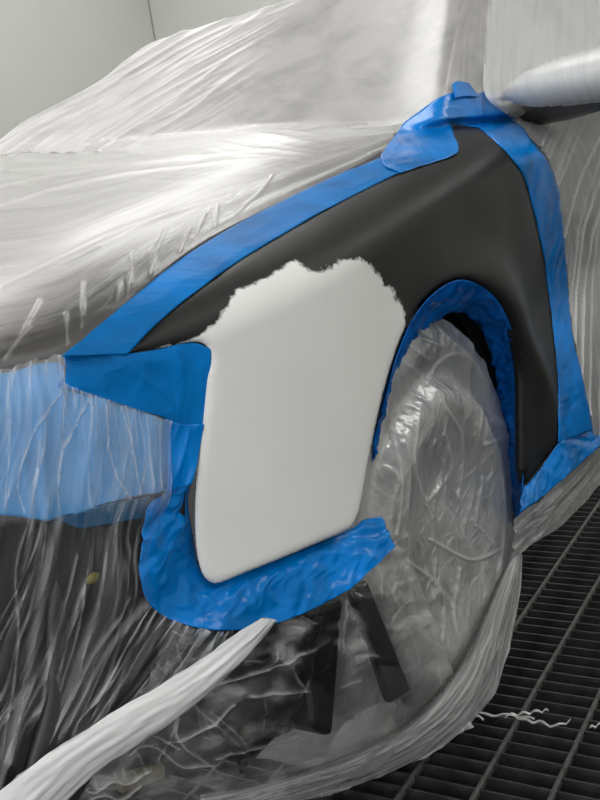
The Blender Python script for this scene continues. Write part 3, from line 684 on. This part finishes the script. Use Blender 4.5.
# rolled band of film
UPB = [(-30, 815), (0, 790), (50, 752), (110, 714), (165, 684), (205, 658), (235, 636), (262, 618)]
LOB = [(20, 850), (60, 806), (95, 772), (150, 735), (200, 700), (232, 672), (256, 645), (276, 620)]
U3, _ = hit(resample(UPB, 60), 0.045); L3, _ = hit(resample(LOB, 60), 0.045)
a = np.linspace(0, 2 * np.pi, 48, endpoint=True)
mid, hw = 0.5 * (U3 + L3), 0.5 * (U3 - L3)
wn = np.linalg.norm(hw, axis=1, keepdims=True); tg = np.gradient(mid, axis=0); nn = np.cross(hw, tg); nn /= np.linalg.norm(nn, axis=1, keepdims=True)
if np.mean(np.sum(nn * (CAM - mid), 1)) < 0: nn = -nn
P = mid[:, None] + hw[:, None] * np.cos(a)[None, :, None] + nn[:, None] * wn[:, None] * 0.35 * np.sin(a)[None, :, None]
ii, aa = np.meshgrid(np.arange(60), a, indexing='ij')
H = 0.003 * (ridged(np.cos(aa) * 3.2 + 0.02 * ii, ii * 0.03, 141, 3) - .6)
cen = mid[:, None]; outd = P - cen; outd /= np.linalg.norm(outd, axis=-1, keepdims=True) + 1e-9
P = P + outd * H[..., None]
F = grid_faces(60, 48); uu, vv = np.meshgrid(np.linspace(0, .12, 48), np.linspace(0, .5, 60))
o = mesh_obj('plastic_band', P.reshape(-1, 3), F, MAT['film_band'], uv=np.stack([uu.ravel(), vv.ravel()], 1), attrs={'haze': np.zeros(P.shape[:2])})
tag(o, 'taut rolled band of white plastic running down from the blue wrap', 'plastic band')
# bag over the wheel
na, ns = 560, 230
th = np.linspace(0, 2 * np.pi, na); prof = resample([(0.0, -0.010), (0.10, -0.016), (0.17, -0.034), (0.215, -0.034), (0.245, -0.012), (0.285, -0.022), (0.318, -0.010), (0.337, 0.02), (0.342, 0.07), (0.342, 0.16), (0.33, 0.22)], ns)
T, Sx = np.meshgrid(th, np.arange(ns)); rr = prof[Sx, 0]; yy = prof[Sx, 1]
X = WX + rr * np.cos(T); Zz = WZ + rr * np.sin(T); Yy = WY + yy
nx = rr * np.cos(T) * 12; nz = rr * np.sin(T) * 12
cr = 0.005 * (ridged(nx * 0.7 + 0.5 * noise2(nx, nz, 1), nz * 0.3 + 0.4 * noise2(nx + 7, nz, 2) + Yy * 5, 151, 2) - 0.8) + 0.0065 * crumple(nx * 0.8 + Yy * 4, nz * 0.6, 152, 8)
fac = np.clip(rr / 0.05, 0, 1)
P = np.stack([X, Yy, Zz], -1)
c2 = np.array([WX, WY + 0.11, WZ]); od = P - c2; od /= np.linalg.norm(od, axis=-1, keepdims=True)
P = P + od * (cr * fac)[..., None]
cc = (P - CAM) @ ROT; bpx = np.stack([CX + FPX * cc[..., 0] / -cc[..., 2], CY - FPX * cc[..., 1] / -cc[..., 2]], -1)
BL = [[(438, 318), (459, 333), (486, 360), (504, 402)], [(435, 324), (450, 339), (468, 354)], [(426, 384), (438, 363), (456, 354), (471, 359), (482, 376)], [(405, 342), (429, 360)], [(396, 356), (422, 376)], [(410, 332), (440, 346)], [(474, 314), (489, 330), (498, 354), (510, 405)], [(452, 312), (456, 324)], [(385, 405), (402, 480), (397, 535)], [(445, 435), (450, 470), (425, 505)], [(487, 410), (515, 435), (522, 480)], [(492, 420), (512, 432), (485, 445)], [(482, 478), (475, 525)], [(472, 520), (495, 545)], [(420, 405), (415, 470), (432, 520)], [(440, 400), (462, 440), (458, 500)], [(500, 450), (505, 520), (498, 580)], [(430, 540), (470, 560), (500, 550)], [(405, 560), (440, 590), (445, 640)], [(460, 570), (455, 620), (480, 660)], [(392, 595), (412, 640), (425, 700)], [(390, 703), (425, 686), (431, 667)]]
bl = seglines(bpx, BL, 1.6); fo = folds(nx * 1.6, nz * 1.1, 155, 12, 1.0, 0.04) * np.clip((0.0 - yy + 0.03) / 0.02, 0, 1)
P[..., 1] -= 0.0022 * bl + 0.001 * fo
blob = np.exp(-(((bpx[..., 0] - 468) / 40) ** 2 + ((bpx[..., 1] - 640) / 50) ** 2)) + 0.6 * np.exp(-(((bpx[..., 0] - 445) / 14) ** 2 + ((bpx[..., 1] - 520) / 26) ** 2))
P[..., 1] += 0.075 * np.clip((0.22 - P[..., 2]) / 0.22, 0, 1) ** 1.5
P[..., 2] = np.maximum(P[..., 2], 0.004)
hzb = 0.35 * np.clip((0.34 - Zz) / 0.2, 0, 1) * np.clip((X - 1.05) / 0.15, 0, 1) * np.clip((rr - 0.12) / 0.15, 0, 1)
F = grid_faces(ns, na)
o = mesh_obj('plastic_bag', P.reshape(-1, 3), F, MAT['film_wheel'], uv=np.stack([(rr * np.cos(T)).ravel(), (rr * np.sin(T) + yy).ravel()], 1), attrs={'haze': hzb + 0.3 * bl + 0.18 * fo + 0.3 * blob + 0.0})
tag(o, 'crumpled grey plastic bag pulled over the front wheel', 'plastic bag')
# skirt of film from the blue wrap down to the grating, around the foot of the wheel
TOPS = [(150, 604), (190, 628), (250, 630), (300, 616), (345, 594), (375, 566), (398, 540)]
HEM = [(40, 870), (120, 846), (200, 826), (260, 810), (300, 800), (340, 789), (380, 776), (420, 758), (450, 741), (470, 724)]
g = coons(TOPS, HEM, [(150, 604), (120, 720), (40, 870)], [(398, 540), (425, 600), (452, 670), (470, 724)], 240, 170)
top3, _ = hit(resample(TOPS[:7], 40), -0.002)
Ytop = np.interp(np.linspace(0, 1, 240), [0, 0.1, .3, .5, .75, .9, 1.0], [0.612, 0.585, 0.55, 0.525, 0.51, 0.505, 0.505])
hem3 = on_plane(g[-1], 2, 0.006); Yhem = hem3[:, 1]
Yhem = np.minimum(Yhem, np.interp(g[-1][:, 0], [40, 200, 290, 340], [0.62, 0.62, 0.70, 0.9]))
v = np.linspace(0, 1, 170)[:, None]
Yg = Ytop[None] * (1 - v ** 2.2) + Yhem[None] * v ** 2.2 - 0.012 * np.sin(np.pi * v) * np.linspace(0.2, 1, 240)[None]
P = on_plane(g, 1, Yg)
u, vv = np.meshgrid(np.linspace(0, 1, 240), np.linspace(0, 1, 170))
x, y = g[..., 0], g[..., 1]
H = (1 - vv) * (0.006 * (ridged(x / 70 + 0.3 * noise2(x / 40, y / 40, 8), y / 60, 161, 2) - .7) + 0.016 * crumple(x / 80, y / 80, 162, 6))
hemw = np.clip((vv - 0.72) / 0.2, 0, 1)
H += 0.008 * hemw * (ridged(u * 4, vv * 14 + u, 163, 2) - .6)
cls = seglines(g, [[(215, 758), (330, 728)], [(200, 690), (280, 665), (330, 640)], [(180, 700), (178, 740), (217, 770)], [(180, 740), (210, 725), (235, 705)], [(250, 696), (320, 690), (360, 680)], [(340, 620), (335, 680), (330, 735)], [(345, 600), (342, 650)], [(130, 745), (150, 735), (178, 748)], [(75, 795), (82, 789), (95, 793), (112, 781), (128, 784), (150, 770)], [(90, 800), (105, 795), (120, 799), (140, 786)], [(130, 755), (143, 745), (160, 750), (182, 766), (215, 764)]], 1.2)
H += 0.003 * cls
cm = folds(x / 85, y / 60, 165, 6, 1.0, 0.016)  # fold lines, slightly raised; their glints are painted as whiter haze
H += 0.0012 * cm
P = P + normals(P) * H[..., None]; P[..., 2] = np.maximum(P[..., 2], 0.003)
cling = np.maximum(seglines(g, [[(325, 612), (328, 660), (326, 725)]], 17), seglines(g, [[(360, 588), (380, 640), (402, 694)]], 11))
right = 1 / (1 + np.exp(-(x - 360 - 0.25 * (700 - y)) / 14))
o = sheet('plastic_sheet', P, MAT['film_skirt'], haze=0.5 * hemw * np.clip((x - 230) / 120, 0.15, 1) + 0.16 * right - 0.5 * cling + 0.32 * cm + 0.35 * cls + 0.3 * np.clip(noise2(x / 34, y / 22, 77) * 1.5, 0, 1)); tag(o, 'clear crumpled plastic skirt gathered on the grating around the wheel', 'plastic sheet', FILM)
# the sheet's gathered hem, lying on the grating and rising behind the wheel
HO = [(200, 826), (250, 813), (300, 800), (340, 789), (380, 776), (420, 759), (450, 741), (478, 716), (495, 692), (504, 665), (513, 630), (520, 590), (522, 556)]
HI = [(200, 790), (250, 782), (300, 770), (340, 757), (380, 738), (410, 718), (434, 694), (456, 664), (473, 634), (486, 606), (498, 580), (508, 560), (517, 540)]
g = strip(HI, HO, 300, 60); go = g[-1]
Yo = np.where(go[:, 1] > 690, on_plane(go, 2, 0.008)[:, 1], 0.0)
k0 = np.argmax(go[:, 1] < 692); Yo[k0:] = np.interp(np.arange(k0, 300), [k0, 299], [Yo[k0 - 1], 0.545])
Yo = np.minimum(Yo, np.interp(go[:, 0], [200, 290, 340], [0.62, 0.70, 0.9]))
Yi = np.interp(np.linspace(0, 1, 300), [0, .2, .35, .5, .62, .75, .88, 1], [.575, .575, .56, .54, .525, .518, .518, .525])
v = np.linspace(0, 1, 60)[:, None]; Yg = Yi[None] * (1 - v) + Yo[None] * v - 0.012 * np.sin(np.pi * v)
P = on_plane(g, 1, Yg)
u, vv = np.meshgrid(np.linspace(0, 1, 300), np.linspace(0, 1, 60))
st = ridged(u * 5 + 0.3 * noise2(u * 8, vv * 3, 4), vv * 5 + u * 2.5, 171, 3) - .6
P = P + normals(P) * (0.0022 * st * np.minimum(1, vv * 4))[..., None]; P[..., 2] = np.maximum(P[..., 2], 0.003)
o = sheet('plastic_sheet', P, MAT['film_hem'], haze=-0.6 * np.clip(1 - vv * 4, 0, 1) + np.clip(vv * 2.5, 0, 1) * np.clip(0.72 + 0.5 * st, 0, 1) * np.clip(0.55 + u * 2, 0, 1)); tag(o, 'milky gathered hem of plastic lying on the grating at the wheel', 'plastic sheet', FILM)
# stray shred on the grating
scr = bmesh.new()
paths = [[(446, 724), (462, 717), (480, 716), (500, 717), (520, 718), (535, 722)], [(440, 726), (455, 716), (470, 718), (484, 720)], [(512, 716), (524, 722), (540, 724), (556, 728), (571, 722)], [(505, 718), (541, 713), (546, 712), (549, 714)], [(590, 730), (600, 727), (620, 726)]]
Vs, Fs, base = [], [], 0
for k, pth in enumerate(paths):
    q = on_plane(resample(pth, 24), 2, 0.004)
    for i in range(24):
        w = 0.0018 * (0.4 + abs(math.sin(i * 0.7 + k)))
        z = 0.003 + 0.006 * abs(math.sin(i * 0.5 + k))
        for s_, dz in ((-1, 0.0), (0, 0.003), (1, 0.0)):
            Vs.append((q[i][0] + s_ * w, q[i][1], z + dz))
        if i:
            for j in (0, 1): a_ = base + (i - 1) * 3 + j; Fs.append((a_, a_ + 1, a_ + 4, a_ + 3))
    base += 72
o = mesh_obj('plastic_shred', Vs, Fs, MAT['film_wheel'], uv=np.array(Vs)[:, :2], attrs={'haze': np.zeros(len(Vs))}); tag(o, 'thin torn shred of clear plastic lying on the floor grating', 'plastic shred')
